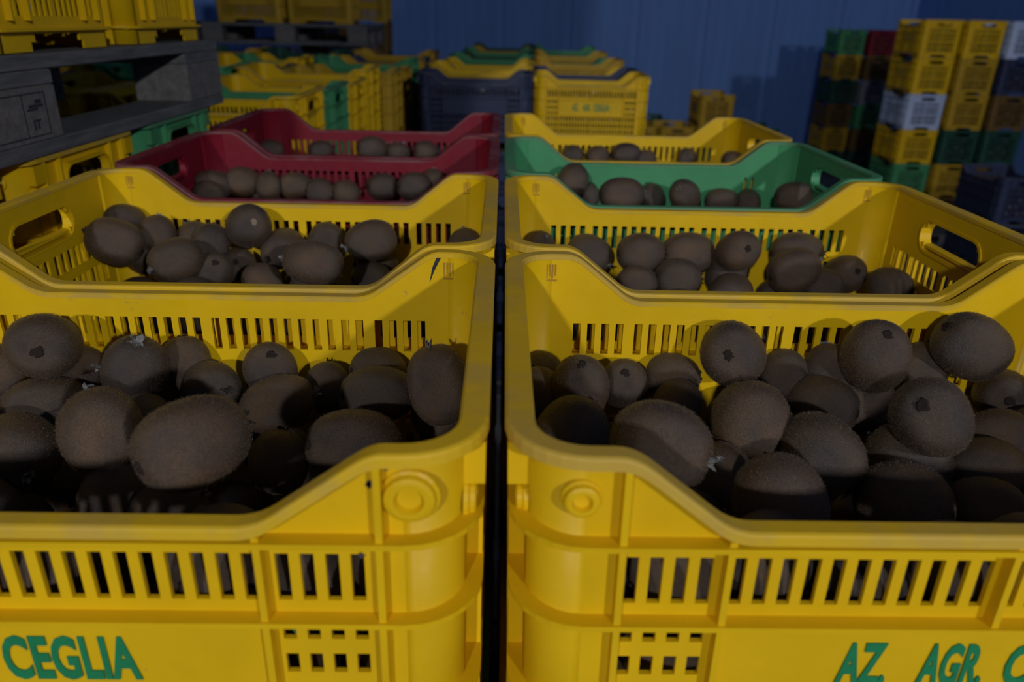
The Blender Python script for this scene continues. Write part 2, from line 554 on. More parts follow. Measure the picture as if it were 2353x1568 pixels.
def text_mesh(body, size, xs, depth=0.0004, bold=0.018):
    cu = bpy.data.curves.new('txt', 'FONT')
    cu.body = body; cu.size = size; cu.offset = bold * size; cu.extrude = depth; cu.align_x = 'CENTER'; cu.resolution_u = 3
    cu.space_character = 1.04
    o = bpy.data.objects.new('txt', cu); COL.objects.link(o)
    dg = bpy.context.evaluated_depsgraph_get(); dg.update()
    me = bpy.data.meshes.new_from_object(o.evaluated_get(dg))
    bpy.data.objects.remove(o)
    x0 = min(v.co.x for v in me.vertices); x1 = max(v.co.x for v in me.vertices)
    y0 = min(v.co.y for v in me.vertices); y1 = max(v.co.y for v in me.vertices)
    for v in me.vertices:                    # fit the printed line to its width and height on the crate
        v.co = ((v.co.x - (x0 + x1) / 2) * xs[0] / (x1 - x0), (v.co.y - (y0 + y1) / 2) * xs[1] / (y1 - y0), v.co.z)
    me.materials.clear()
    return me
def line_mesh(words):
    b = MB()
    for w, x0, x1 in words:
        me = text_mesh(w, 0.03, (x1 - x0, 0.030), bold=0.034)
        b.add([(v.co.x + (x0 + x1) / 2, v.co.y, v.co.z) for v in me.vertices], [tuple(p.vertices) for p in me.polygons])
    return b.mesh('lettering', fix=False)
TXT = line_mesh((('AZ.', -0.080, -0.053), ('AGR.', -0.036, -0.001), ('CEGLIA', 0.010, 0.080)))

def add_lettering(parent, wallname='front_wall', dx=0.0):
    """green print on the label panel of the front wall"""
    par = parent
    for ch in parent.children:
        if ch.name.split('.')[0] == wallname: par = ch
    o = link('lettering', TXT, par, M_INK_G)
    d = 0.131
    k = 1 - 0.014 * d / CH
    o.location = (dx, -(AY + TH) * k - 0.0006, CH - d)
    o.rotation_euler = (math.radians(90) , 0, 0)
    o['label'] = 'green printed words AZ. AGR. CEGLIA'
    return o

def heap_mesh(layers, z0, top_jit=0.012):
    rnd = random.Random(5); hb = MB()
    for li in range(layers):
        for jy in range(5):
            for j in range(8):
                p = Vector((-0.188 + 0.0535 * j + (0.012 if (jy + li) % 2 else -0.006), -0.110 + 0.055 * jy, z0 + 0.043 * li + (rnd.uniform(-top_jit, top_jit) if li == layers - 1 else 0)))
                R3 = Matrix.Rotation(rnd.uniform(0, 3.1), 3, 'Z'); b0 = len(hb.v)
                for i in range(7):
                    th = math.pi * i / 6; z_ = math.cos(th) * 0.026; rr = max(0.0005, math.sin(th)) * 0.0262
                    for k in range(8):
                        a = 2 * math.pi * k / 8
                        hb.v.append(tuple(R3 @ Vector((math.cos(a) * rr * 1.15, math.sin(a) * rr, z_)) + p))
                for i in range(6):
                    for k in range(8):
                        l = (k + 1) % 8
                        hb.f.append((b0 + i * 8 + k, b0 + i * 8 + l, b0 + (i + 1) * 8 + l, b0 + (i + 1) * 8 + k))
    return hb.mesh('kiwi_heap', True)
HEAPS = []
def add_heap(o, where):
    if 'heap' not in _cache: _cache['heap'] = heap_mesh(4, 0.053, 0.016)
    HEAPS.append((o, where))

def crate(kind, color, loc, rz=0, label='', group=None, name='crate', rx=0, ry=0, **kw):
    """loc is the centre of the crate's base"""
    nm = name
    if kind == 'far':
        o = link(nm, crate_far(), None, PL[color]); place(o, loc, rz, rx, ry)
        return tag(o, label, 'crate', group)
    root = bpy.data.objects.new(nm, None); COL.objects.link(root)
    root.empty_display_size = 0.05
    place(root, loc, rz, rx, ry)
    tag(root, label, 'crate', group)
    for pn, me, ri in (crate_parts(**kw) if kind == 'full' else crate_mid(**kw)):
        o = link(pn, me, root, RIMM[color] if ri else PL[color])
    return root

ORD = ['first', 'second', 'third', 'fourth', 'fifth', 'sixth', 'seventh', 'eighth', 'ninth', 'tenth', 'eleventh', 'twelfth', 'thirteenth', 'fourteenth',
       'fifteenth', 'sixteenth', 'seventeenth', 'eighteenth', 'nineteenth', 'twentieth', 'twenty-first', 'twenty-second', 'twenty-third', 'twenty-fourth',
       'twenty-fifth', 'twenty-sixth', 'twenty-seventh', 'twenty-eighth']

HIDDEN = {}
def hidden_crate(loc, rz, key):
    """plain open crate for the inside of a stack, where nothing of it shows; all of one stack go into one object"""
    w = MB(); X, Y, T = AX + 0.006, AY + 0.006, 0.006
    w.box(-X, X, -Y, -Y + T, 0, CH - HN); w.box(-X, X, Y - T, Y, 0, CH - HN)
    w.box(-X, -X + T, -Y + T, Y - T, 0, CH - 0.001); w.box(X - T, X, -Y + T, Y - T, 0, CH - 0.001)
    w.box(-X + T, X - T, -Y + T, Y - T, 0.02, 0.025)
    for sx in (-1, 1):
        for sy in (-1, 1): w.box(min(sx * X, sx * 0.19), max(sx * X, sx * 0.19), min(sy * Y, sy * (Y - T)), max(sy * Y, sy * (Y - T)), CH - HN, CH - 0.001)
    c, s = math.cos(rz), math.sin(rz)
    HIDDEN.setdefault(key, MB()).add([(loc[0] + p[0] * c - p[1] * s, loc[1] + p[0] * s + p[1] * c, loc[2] + p[2]) for p in w.v], w.f)

# ---------------------------------------------------------------- the eight crates of kiwis in the foreground
ROWP = 0.3387
XCOL = {'R': 0.2532, 'L': -0.2544}
NEAR = {
 'L1': ('yellow', 'yellow crate of kiwis nearest the camera on the left', dict(nt=0.196, boss_r=0.0132)),
 'R1': ('yellow', 'yellow crate of kiwis nearest the camera on the right', dict()),
 'L2': ('yellow', 'yellow crate between nearest left crate and dark red crates', dict()),
 'R2': ('yellow', 'yellow crate in front of the green crate, right column', dict()),
 'L3': ('red', 'nearer of the two dark red crates, behind a yellow crate', dict()),
 'R3': ('green', 'open green crate of kiwis between two yellow crates', dict(style='few')),
 'L4': ('red', 'farther dark red crate at the far end of left column', dict()),
 'R4': ('yellow', 'yellow crate behind the green crate, end of right column', dict()),
}
CENTER = {}
for k, (colr, lab, kw) in NEAR.items():
    xc = XCOL[k[0]]; yc = -AY + ROWP * (int(k[1]) - 1)
    CENTER[k] = (xc, yc)
    r_ = crate('full', colr, (xc, yc, Z0 - CH), label=lab, group='kiwi crates in two columns', name='fruit_crate', **kw)
    if k in ('L1', 'R1', 'L2', 'R2'): add_lettering(r_, dx={'R1': 0.009, 'L1': -0.012}.get(k, 0.0))
# a dark gash in the back wall of the near left crate
b_ = MB()
b_.add([(0.2010, AY - 0.0004, CH - 0.003), (0.2050, AY - 0.0004, CH - 0.003), (0.1985, AY - 0.0004, CH - 0.016), (0.1940, AY - 0.0004, CH - 0.0275), (0.1965, AY - 0.0004, CH - 0.014)], [(0, 1, 2, 3, 4)])
gash = link('gash', b_.mesh('gash'), [o for o in bpy.data.objects if o.name == 'back_wall'][0], M_INK_B)
M_STAMP = flat_mat('brown_mould_stamp', (0.40, 0.21, 0.02), rough=0.8)
M_DIRT = flat_mat('dark_dirt', (0.07, 0.055, 0.05), rough=0.95)
b_ = MB()                                    # small moulded stamp high in the corners of the back walls
for i_ in range(4):
    b_.box(-0.0042 + 0.0024 * i_, -0.0030 + 0.0024 * i_, -0.0003, 0.0003, -0.006 + 0.002 * (i_ % 2), 0.006)
b_.box(-0.0048, 0.0050, -0.0003, 0.0003, -0.0088, -0.0072)
stamp_me = b_.mesh('mould_stamp')
walls = [o for o in bpy.data.objects if o.name.split('.')[0] == 'back_wall']
for o in walls:
    if o.material_slots[0].material == PL['yellow']:
        for sx in (-1, 1):
            s_ = link('mould_stamp', stamp_me, o, M_STAMP); s_.location = (sx * 0.2105, AY - 0.0004, CH - 0.015)
rd = random.Random(4); b_ = MB()             # flecks of dirt round the boss of the near left crate
for i_ in range(16):
    a_ = rd.uniform(0.3, 2.9) if i_ < 11 else rd.uniform(0, 6.28)
    rr = 0.0160 if i_ < 11 else rd.uniform(0.02, 0.045)
    cx_, cz_ = 0.2085 + rr * math.cos(a_) * rd.uniform(0.8, 1.1), CH - 0.027 + rr * math.sin(a_) * (1.0 if i_ < 11 else -1.0)
    if cx_ > 0.207 and i_ >= 11: cx_ -= 0.03
    n_ = 7; q_ = rd.uniform(0.0006, 0.0022)
    b_.add([(min(cx_ + q_ * rd.uniform(0.4, 1.3) * math.cos(6.283 * j / n_), 0.2095), -(AY + TH + 0.0003), min(cz_ + q_ * rd.uniform(0.4, 1.3) * math.sin(6.283 * j / n_), CH - 0.006)) for j in range(n_)], [tuple(range(n_))])
fl = link('dirt_flecks', b_.mesh('dirt_flecks'), [o for o in bpy.data.objects if o.name == 'front_wall'][0], M_DIRT); fl['kind'] = 'stuff'
for k, (xc, yc) in CENTER.items():           # the tiers they stand on
    for t in range(1, 5):
        tc = 'yellow' if (ord(k[0]) + int(k[1]) * 3 + t) % 5 else 'green'
        crate('far', tc, (xc, yc, Z0 - CH - PITCHZ * t),
              label='%s crate %s below the top one, %s column, %s row from the camera' % (tc, ORD[t - 1], 'left' if k[0] == 'L' else 'right', ORD[int(k[1]) - 1]), group='tiers under the near crates', name='fruit_crate')

# ---------------------------------------------------------------- pallets
def pallet(loc, rz, label, group='wooden pallets', stamp=False):
    """1.2 m along local y, 0.8 m along local x, base centre at loc"""
    root = bpy.data.objects.new('pallet', None); COL.objects.link(root); place(root, loc, rz)
    tag(root, label, 'pallet', group)
    def bd(nm, x0, x1, y0, y1, z0, z1, mt):
        key = (nm, round(x1 - x0, 4), round(y1 - y0, 4), round(z1 - z0, 4))
        if key not in _cache:
            b = MB(); w, d, h = (x1 - x0) / 2, (y1 - y0) / 2, (z1 - z0) / 2
            c = 0.002
            for sgz, zz in ((-1, -h), (1, h)): pass
            ring = lambda z, i: [(-w + i, -d + i, z), (w - i, -d + i, z), (w - i, d - i, z), (-w + i, d - i, z)]
            b.sweep([ring(-h, c), ring(-h + c, 0), ring(h - c, 0), ring(h, c)], closed=False, caps=True)
            _cache[key] = b.mesh(nm)
        o = link(nm, _cache[key], root, mt); o.location = ((x0 + x1) / 2, (y0 + y1) / 2, (z0 + z1) / 2); return o
    xs = [(-0.4, -0.3), (-0.0725, 0.0725), (0.3, 0.4)]
    ys = [(-0.6, -0.455), (-0.0725, 0.0725), (0.455, 0.6)]
    for x0, x1 in xs: bd('bottom_board', x0, x1, -0.6, 0.6, 0, 0.022, M_WOOD)
    blocks = []
    for x0, x1 in xs:
        for y0, y1 in ys: blocks.append(bd('block', x0, x1, y0, y1, 0.0221, 0.0999, M_WOOD_B))
    for y0, y1 in ys: bd('stringer_board', -0.4, 0.4, y0, y1, 0.10, 0.1219, M_WOOD)
    for x0, x1 in [(-0.4, -0.255), (-0.2175, -0.1175), (-0.0725, 0.0725), (0.1175, 0.2175), (0.255, 0.4)]:
        bd('deck_board', x0, x1, -0.6, 0.6, 0.122, 0.144, M_WOOD)
    if stamp:                                # burnt-in stamp on the middle block of the +x side
        bk = blocks[7]
        b = MB()
        X = 0.0503
        def bar(y0, y1, z0, z1): b.box(X - 0.0004, X, y0, y1, z0, z1)
        for z in (-0.030, 0.030): bar(-0.058, 0.050, z - 0.0009, z + 0.0009)
        for y in (-0.058, 0.008, 0.050): bar(y - 0.0009, y + 0.0009, -0.030, 0.030)
        o = link('stamp_frame', b.mesh('stamp_frame'), bk, M_INK_B)
        t = link('stamp_print', text_mesh('IT', 0.02, (0.014, 0.014)), bk, M_INK_B)
        t.location = (X, 0.028, -0.014); t.rotation_euler = (math.radians(90), 0, math.radians(90))
        b = MB()                             # faded mark above it
        for y0, y1, z0, z1 in ((0.014, 0.034, 0.006, 0.009), (0.018, 0.044, 0.010, 0.014), (0.030, 0.042, 0.015, 0.021)): b.box(X - 0.0004, X, y0, y1, z0, z1)
        link('stamp_mark', b.mesh('stamp_mark'), bk, M_INK_B)
    return root

for nm, y_ in (('front', 0.02), ('rear', 0.84)):
    pallet((0, y_, 0), math.radians(90), 'wooden pallet on the floor under the %s kiwi crates' % nm).scale = (1, 0.92, 1)

# --- left: a stack the height of ours, a pallet on it, more yellow crates on that
XS = -0.59
STK = Z0 + 0.006
PTH = 0.144 * 0.85
def side_col(y, colr, tier, label, group, kind='full', z=None, x=XS - 0.25, top=STK):
    return crate(kind, colr, (x, y, (top - CH - PITCHZ * tier) if z is None else z), label=label, group=group, name='fruit_crate')
for y, c, lab in ((0.835, 'green', 'green crate under the far end of the grey wooden pallet'),
                  (0.492, 'yellow', 'yellow crate with dark grip hole under the grey wooden pallet'),
                  (0.149, 'yellow', 'yellow crate under pallet at the left edge of the picture')):
    add_heap(side_col(y, c, 0, lab, 'crates under the left pallet'), 'the crates under the left pallet')
    for t in range(1, 5):
        hidden_crate((XS - 0.25, y, STK - CH - PITCHZ * t), 0, 'lower yellow crates of the stack under the left pallet')
pallet((XS - 0.4, 0.345, 0), 0, 'wooden pallet on the floor beneath the left crate stack').scale = (1, 1.16, 1)
pallet((XS - 0.4 + 0.004, 0.345, STK), 0, 'weathered grey wooden pallet lying on the crates at left', stamp=True).scale = (1, 1.17, 0.85)
for i, (y, lab) in enumerate(((0.868, 'yellow crate on the grey pallet, at its far end'),
               (0.498, 'yellow crate on the grey pallet at the top left corner'),
               (0.128, 'yellow crate on the grey pallet beyond the left edge'))):
    for t in range(7):  # tiers above the lowest are unseen, added for their shadow on the back wall
        crate('full' if t == 0 else 'far', 'yellow', (XS - 0.25, y, STK + PTH + 0.001 + PITCHZ * t),
              label=lab if t == 0 else 'unseen yellow crate in tier %s above the grey pallet, %s from its far end' % (ORD[t], ORD[i]), group='crates on the left pallet' if t == 0 else 'unseen upper crates on the left pallet', name='fruit_crate')

for ci in (1, 2):                            # unseen columns behind the first, widening the load for its wall shadow
    for y in (0.868, 0.498):
        for t in range(-5, 7):
            z = STK + PTH + 0.001 + PITCHZ * t if t >= 0 else STK - CH - PITCHZ * (-t - 1)
            hidden_crate((XS - 0.25 - 0.505 * ci, y, z), 0, 'unseen yellow crates added deeper in the tall load on the left')

# --- behind, left of the middle: a block of mixed crates seen past the red ones
HID = ('crate hidden inside the stacks behind the red crates', 'hidden crates behind the red crates')
BX = -0.49
RW_ = {0: ('yellow', 'yellow'), 1: ('green', 'yellow'), 2: ('yellow', 'shaded_yellow'), 3: ('yellow', 'green'), 4: ('shaded_yellow', 'darkgreen'), 5: ('shaded_yellow', 'navy'),
       6: ('green', 'yellow'), 7: ('shaded_yellow', 'green'), 8: ('navy', 'yellow'), 9: ('shaded_yellow', 'darkgreen'), 10: ('brown', 'navy')}
CW = lambda c: {'shaded_yellow': 'shaded yellow', 'darkgreen': 'dark green', 'navy': 'navy blue', 'red': 'dark red', 'grey': 'grey'}.get(c, c)
for r_i, (ca, cb) in RW_.items():
    yc = 1.44 + 0.342 * r_i + (0.05 if r_i > 3 else 0)
    dz = -0.012 * (r_i % 3) - (0.02 if r_i > 3 else 0)
    for ci, (xx, c) in enumerate(((BX - 0.25 + (0.04 if r_i > 3 else 0), ca), (BX - 0.765, cb), (BX - 1.28, 'shaded_yellow' if r_i % 2 else 'darkgreen'))):
        if ci == 2 and r_i < 1: continue
        for t in range(5):
            kind = 'mid' if (t < 2 and ci == 0 and r_i < 5) else 'far'
            if t == 0:
                lab = '%s crate on top of the stacks behind the red crates, row %s, %s' % (CW(c), ORD[r_i], ('right end', 'middle', 'left end')[ci]); g = 'stacks behind the red crates'
            elif t == 1 and ci == 0:
                lab = '%s crate second from the top, right end of %s row behind red crates' % ('white' if r_i == 4 else CW(c), ORD[r_i]); g = 'stacks behind the red crates'
            else: lab, g = HID
            if t >= 1 and ci > 0:
                hidden_crate((xx, yc, Z0 + dz - CH - PITCHZ * t), 0, 'crates inside the stacks behind the red crates'); continue
            cc = 'white' if (r_i == 4 and t == 1 and ci == 0) else c
            o = crate(kind, cc, (xx, yc, Z0 + dz - CH - PITCHZ * t), label=lab, group=g, name='fruit_crate', rz=random.uniform(-0.02, 0.02))
            if t < 2: add_heap(o, 'the stacks behind the red crates')

# --- behind, middle: navy and yellow stacks in rows going back to the blue wall
PAL = ['yellow', 'navy', 'yellow', 'green', 'green', 'shaded_yellow', 'darkgreen', 'green', 'darkgreen', 'shaded_yellow', 'darkgreen']
PAR = ['yellow', 'navy', 'yellow', 'shaded_yellow', 'green', 'darkgreen', 'shaded_yellow', 'green', 'darkgreen', 'green', 'darkgreen']
PAL[0] = 'navy'; PAL[1] = 'yellow'; PAL[2] = 'navy'; PAL[3] = 'yellow'
for i in range(11):
    yc = 2.93 + 0.345 * i
    for ci, (xx, c) in enumerate(((-0.12, PAL[i]), (0.385, PAR[i]))):
        x_ = xx + 0.012 * i
        for t in range(5):
            top = Z0 - 0.035 + (0.018 * math.sin(i * 2.1 + ci) if i else 0)
            if t >= 1 and ci == 0 and i > 0:
                hidden_crate((x_, yc, top - CH - PITCHZ * t), 0, 'crates inside the middle stacks before the blue wall'); continue
            if t == 0:
                lab = '%s crate topping the %s column of the middle stacks, %s row' % (CW(c), ('left', 'right')[ci], ORD[i])
                if i == 0: lab = ['navy blue crate facing the camera beside the printed yellow crate', 'yellow crate with green print facing the camera in the background'][ci]
                g = 'middle stacks before the blue wall'
            else: lab, g = '%s crate %s from top, %s column, %s row of the middle stacks' % (('navy blue', 'yellow')[ci], ORD[t], ('left', 'right')[ci], ORD[i]), 'lower crates of the middle stacks'
            o = crate('full' if (i == 0 and t == 0) else 'mid' if (i < 2 and t < 2) else 'far', c if t == 0 else ('navy', 'yellow')[ci], (x_, yc, top - CH - PITCHZ * t), label=lab, group=g, name='fruit_crate',
                      rz=-0.045 if (i == 0 and ci) else random.uniform(-0.03, 0.03))
            if i == 0 and ci == 1 and t == 0: add_lettering(o)
            if t < 2: add_heap(o, 'the middle stacks before the blue wall')

for j in range(5):
    pallet((0.20 + 0.03 * j, 3.16 + 0.83 * j, 0), math.radians(90), 'wooden pallet on the floor under the middle stacks, %s from the front' % ORD[j]).scale = (1, 1, 0.62)
    pallet((-1.24, 1.66 + 0.83 * j, 0), math.radians(90), 'wooden pallet on the floor under stacks behind the red crates, %s from the front' % ORD[j]).scale = (1, 1.25, 0.68)

# --- upper left distance: a pallet of yellow crates standing on the stacks
for k, (x_, y_) in enumerate(((-1.60, 5.75), (-2.85, 5.80))):
    pallet((x_, y_, Z0 - 0.03), math.radians(90), ['wooden pallet high in the distance, above the mixed stacks', 'wooden pallet high in the distance, farther left'][k])
    for ci in range(2):
        for t in range(3):  # yellow crates standing in shade, painted in by the darker plastic
            crate('far', 'shaded_yellow', (x_ - 0.26 + 0.515 * ci - (0.1 if k else 0), y_ - 0.2, Z0 + 0.115 + PITCHZ * t),
                  label='yellow crate on the distant high pallet, %s tier, %s column' % (ORD[t], ORD[ci + 2 * (1 - k) - 0] if False else ORD[(1 - k) * 2 + ci]), group='crates on the distant pallets', name='fruit_crate')
for k, (c, x_, y_) in enumerate((('red', -1.36, 6.9), ('shaded_yellow', -1.27, 7.5))):
    for t in range(5):
        crate('far', c if t < 2 else 'brown', (x_ - (0.25 if k == 0 else 0.10), y_, Z0 + 0.40 - PITCHZ * t), label='%s crate far back beside the blue wall, %s from top of %s column' % (CW(c if t < 2 else 'brown'), ORD[t], ('left', 'right')[k]),
              group='far left column by the blue wall', name='fruit_crate')

# --- right: tall stacks standing free
def tower(x, y, top, cols, where, rz, kind='far', base=None):
    low = top - CH - PITCHZ * (len(cols) - 1)
    if low < 0.08: top -= low                # stands on the floor
    for t, c in enumerate(cols):
        z = top - CH - PITCHZ * t
        o = crate(kind, c, (x, y, max(z, 0.0)), rz=rz, label='%s crate, %s from the top of %s' % (CW(c), ORD[t], where), group='tall crate stacks on the right', name='fruit_crate')
        add_heap(o, where)
Q = math.radians(90)
tower(3.53, 6.16, Z0 + 0.242, ['yellow', 'yellow', 'white', 'yellow', 'green', 'grey'], 'the stack holding a white crate', Q, 'mid')
tower(3.895, 6.17, Z0 + 0.242, ['yellow', 'shaded_yellow', 'shaded_yellow', 'darkgreen', 'shaded_yellow', 'brown'], 'the stack right of the white crate', Q)
tower(4.26, 6.18, Z0 + 0.242, ['white', 'navy', 'brown', 'darkgreen', 'brown', 'navy'], 'the stack at the right edge', Q)
tower(4.19, 9.35, Z0 + 0.20, ['green', 'shaded_yellow', 'darkgreen', 'brown', 'shaded_yellow', 'darkgreen'], 'the far stack nearest the blue wall', Q)
tower(4.55, 9.33, Z0 + 0.195, ['red', 'brown', 'grey', 'green', 'brown', 'darkgreen'], 'the far stack topped by a red crate', Q)
tower(4.91, 9.36, Z0 + 0.19, ['red', 'darkgreen', 'brown', 'navy', 'brown', 'brown'], 'the far stack half hidden behind others', Q)
tower(3.16, 4.13, Z0 - 0.634, ['navy', 'navy', 'navy'], 'the low navy stack at right', Q, 'mid')
pallet((3.895, 6.17, 0), Q, 'wooden pallet on the floor under the tall stacks at right').scale = (1, 1, 0.098 / 0.144)
pallet((3.16, 4.13, 0), 0, 'small wooden pallet on the floor under the low navy stack').scale = (0.7, 0.6, 0.078 / 0.144)
# low stacks before the wall
tower(2.00, 6.95, Z0 - 0.40, ['shaded_yellow', 'shaded_yellow', 'green', 'yellow'], 'the low stack standing alone before the wall', Q)
for k, (x_, y_, c) in enumerate(((1.63, 6.85, 'shaded_yellow'), (1.98, 6.30, 'green'), (2.42, 6.85, 'darkgreen'), (1.50, 7.4, 'darkgreen'), (1.28, 6.85, 'shaded_yellow'))):
    tower(x_, y_, Z0 - 0.64 - 0.01 * k, [c, 'yellow', 'green'], ['the small yellow pile by the wall', 'the small green pile before it', 'the dark pile right of it', 'the dark pile behind it', 'the pile left of it'][k], Q)

# ---------------------------------------------------------------- kiwis
def kiwi_mesh(seed, a_ratio=1.2, segs=36, rings=22):
    rnd = random.Random(seed)
    ph = [rnd.uniform(0, 6.28) for _ in range(6)]
    am = [rnd.uniform(0.016, 0.045) for _ in range(6)]
    b = MB()
    for i in range(1, rings):
        th = math.pi * i / rings
        z = math.cos(th); r = math.sin(th) ** 0.86
        zz = math.copysign(abs(z) ** 0.95, z)
        fl = 1 - 0.035 * math.exp(-((abs(z) - 1) / 0.05) ** 2)
        for k in range(segs):
            a = 2 * math.pi * k / segs
            d = 1 + am[0] * math.cos(2 * a + ph[0]) + am[1] * math.cos(3 * a + ph[1] + z) * 0.5 + am[2] * z * math.cos(a + ph[2]) + 0.5 * am[3] * math.sin(3 * th + ph[3])
            b.v.append((r * math.cos(a) * d, r * math.sin(a) * d, zz * fl + am[4] * 0.8 * math.sin(th) ** 2 * math.cos(a + ph[4])))
    n = rings - 1
    top = len(b.v); b.v.append((0, 0, 0.955)); bot = len(b.v); b.v.append((0, 0, -0.965))
    for i in range(n - 1):
        for k in range(segs):
            l = (k + 1) % segs
            b.f.append((i * segs + k, (i + 1) * segs + k, (i + 1) * segs + l, i * segs + l))
    for k in range(segs):
        l = (k + 1) % segs
        b.f.append((top, k, l)); b.f.append((bot, (n - 1) * segs + l, (n - 1) * segs + k))
    return b.mesh('skin', True, fix=True)

def fuzz_mesh(body, seed, count=7500, ln=0.055):
    rnd = random.Random(seed)
    b = MB()
    polys = [p for p in body.polygons]
    areas = [p.area for p in polys]
    pick = rnd.choices(polys, weights=areas, k=count)
    for p in pick:
        vs_ = [body.vertices[i].co for i in p.vertices]
        if len(vs_) == 4:
            s_, t_ = rnd.random(), rnd.random()
            c = (vs_[0] * (1 - s_) + vs_[1] * s_) * (1 - t_) + (vs_[3] * (1 - s_) + vs_[2] * s_) * t_
        else:
            s_ = math.sqrt(rnd.random()); t_ = rnd.random()
            c = vs_[0] * (1 - s_) + vs_[1] * (s_ * (1 - t_)) + vs_[2] * (s_ * t_)
        n = p.normal; c = c - n * 0.004
        t = n.cross(Vector((rnd.uniform(-1, 1), rnd.uniform(-1, 1), rnd.uniform(-1, 1)))).normalized()
        d = (n + t.cross(n) * rnd.uniform(-1.4, 1.4) + t * rnd.uniform(-0.9, 0.9)).normalized() * ln * rnd.uniform(0.5, 1.25)
        b.add([c - t * 0.0042, c + t * 0.0042, c + d], [(0, 1, 2)])
    return b.mesh('fuzz', False, fix=False)

def calyx_mesh(seed):
    """ring of curled dry sepals with a tuft of styles at the +z end"""
    rnd = random.Random(seed); b = MB()
    for k in range(6):
        if rnd.random() < 0.2: continue
        a = 2 * math.pi * k / 6 + rnd.uniform(-0.5, 0.5)
        ln = rnd.uniform(0.06, 0.26); w = rnd.uniform(0.05, 0.10); lift = rnd.uniform(0.04, 0.30)
        ca, sa = math.cos(a), math.sin(a)
        rows = []
        for j in range(5):
            t = j / 4
            rr = 0.06 + ln * t; hh = 0.955 + 0.012 - 0.10 * rr * rr + lift * math.sin(t * 2.2) * 0.8
            ww = w * (1 - t) ** 0.6 * (0.7 + 0.5 * t) + 0.006
            tw = rnd.uniform(-0.05, 0.05)
            rows.append([(rr * ca - ww * sa, rr * sa + ww * ca, hh + tw), (rr * ca + ww * sa, rr * sa - ww * ca, hh - tw),
                         (rr * ca + ww * sa, rr * sa - ww * ca, hh - tw - 0.008), (rr * ca - ww * sa, rr * sa + ww * ca, hh + tw - 0.008)])
        b.sweep(rows, closed=False, caps=True)
    for k in range(9):
        a = rnd.uniform(0, 6.28); r_ = rnd.uniform(0, 0.08); h = rnd.uniform(0.05, 0.12); q = rnd.uniform(-0.06, 0.06); e = rnd.uniform(-0.06, 0.06)
        x_, y_ = r_ * math.cos(a), r_ * math.sin(a); w = 0.008
        b.sweep([[(x_ - w, y_ - w, 0.95), (x_ + w, y_ - w, 0.95), (x_ + w, y_ + w, 0.95), (x_ - w, y_ + w, 0.95)],
                 [(x_ + q - w, y_ + e - w, 0.95 + h), (x_ + q + w, y_ + e - w, 0.95 + h), (x_ + q + w, y_ + e + w, 0.95 + h), (x_ + q - w, y_ + e + w, 0.95 + h)]], closed=False, caps=True)
    return b.mesh('calyx')

def scar_mesh(seed):
    """dark ragged stem scar at the -z end"""
    rnd = random.Random(seed); b = MB(); n = 16
    b.v.append((0, 0, -0.985)); 
    for rr, zz in ((0.05, -0.985), (0.09, -0.995), (0.13, -0.988), (0.17, -0.950)):
        for k in range(n):
            a = 2 * math.pi * k / n; q = rr * rnd.uniform(0.66, 1.36)
            b.v.append((q * math.cos(a), q * math.sin(a), zz + rnd.uniform(-0.006, 0.006)))
    for k in range(n): b.f.append((0, 1 + k, 1 + (k + 1) % n))
    for j in range(3):
        for k in range(n):
            l = (k + 1) % n
            b.f.append((1 + j * n + k, 1 + (j + 1) * n + k, 1 + (j + 1) * n + l, 1 + j * n + l))
    return b.mesh('stem_scar', True)

PALE_SCAR = -1
KM = [kiwi_mesh(s) for s in range(5)]
FZ = [fuzz_mesh(k, 50 + i) for i, k in enumerate(KM)]
CX = [calyx_mesh(s) for s in range(4)]
SC = [scar_mesh(s) for s in range(3)]

def kiwi(pos, a, b, axis, end, label, group, near, idx):
    root = bpy.data.objects.new('kiwi', None); COL.objects.link(root)
    root.empty_display_size = 0.01
    ax = Vector(axis).normalized()
    # the scar sits at -z, the sepals at +z
    z = -ax if end == 's' else ax
    q = z.to_track_quat('Z', 'Y')
    spin = Matrix.Rotation(idx * 2.399, 3, 'Z')
    M3 = q.to_matrix() @ spin
    ext = math.sqrt((a * M3[2][2]) ** 2 + (b * b) * (1 - M3[2][2] ** 2))
    root.location = (pos[0], pos[1], pos[2] - ext)
    tag(root, label, 'kiwi', group)
    def part(nm, me, mt):
        o = link(nm, me, root, mt)
        S = Matrix.Diagonal((b, b, a))
        o.matrix_local = Matrix.Translation((0, 0, ext)) @ (M3 @ S).to_4x4()
        return o
    part('skin', KM[idx % 5], M_KIWI)
    pale = (end == 'c' and idx % 4 != 0) or idx % 3 == 0
    part('calyx', CX[idx % 4], M_SEPAL_P if pale else M_SEPAL_D)
    part('stem_scar', SC[idx % 3], M_SCAR_L if idx == PALE_SCAR else M_SCAR)
    if near: part('fuzz', FZ[idx % 5], M_FUZZ)['kind'] = 'stuff'
    return root

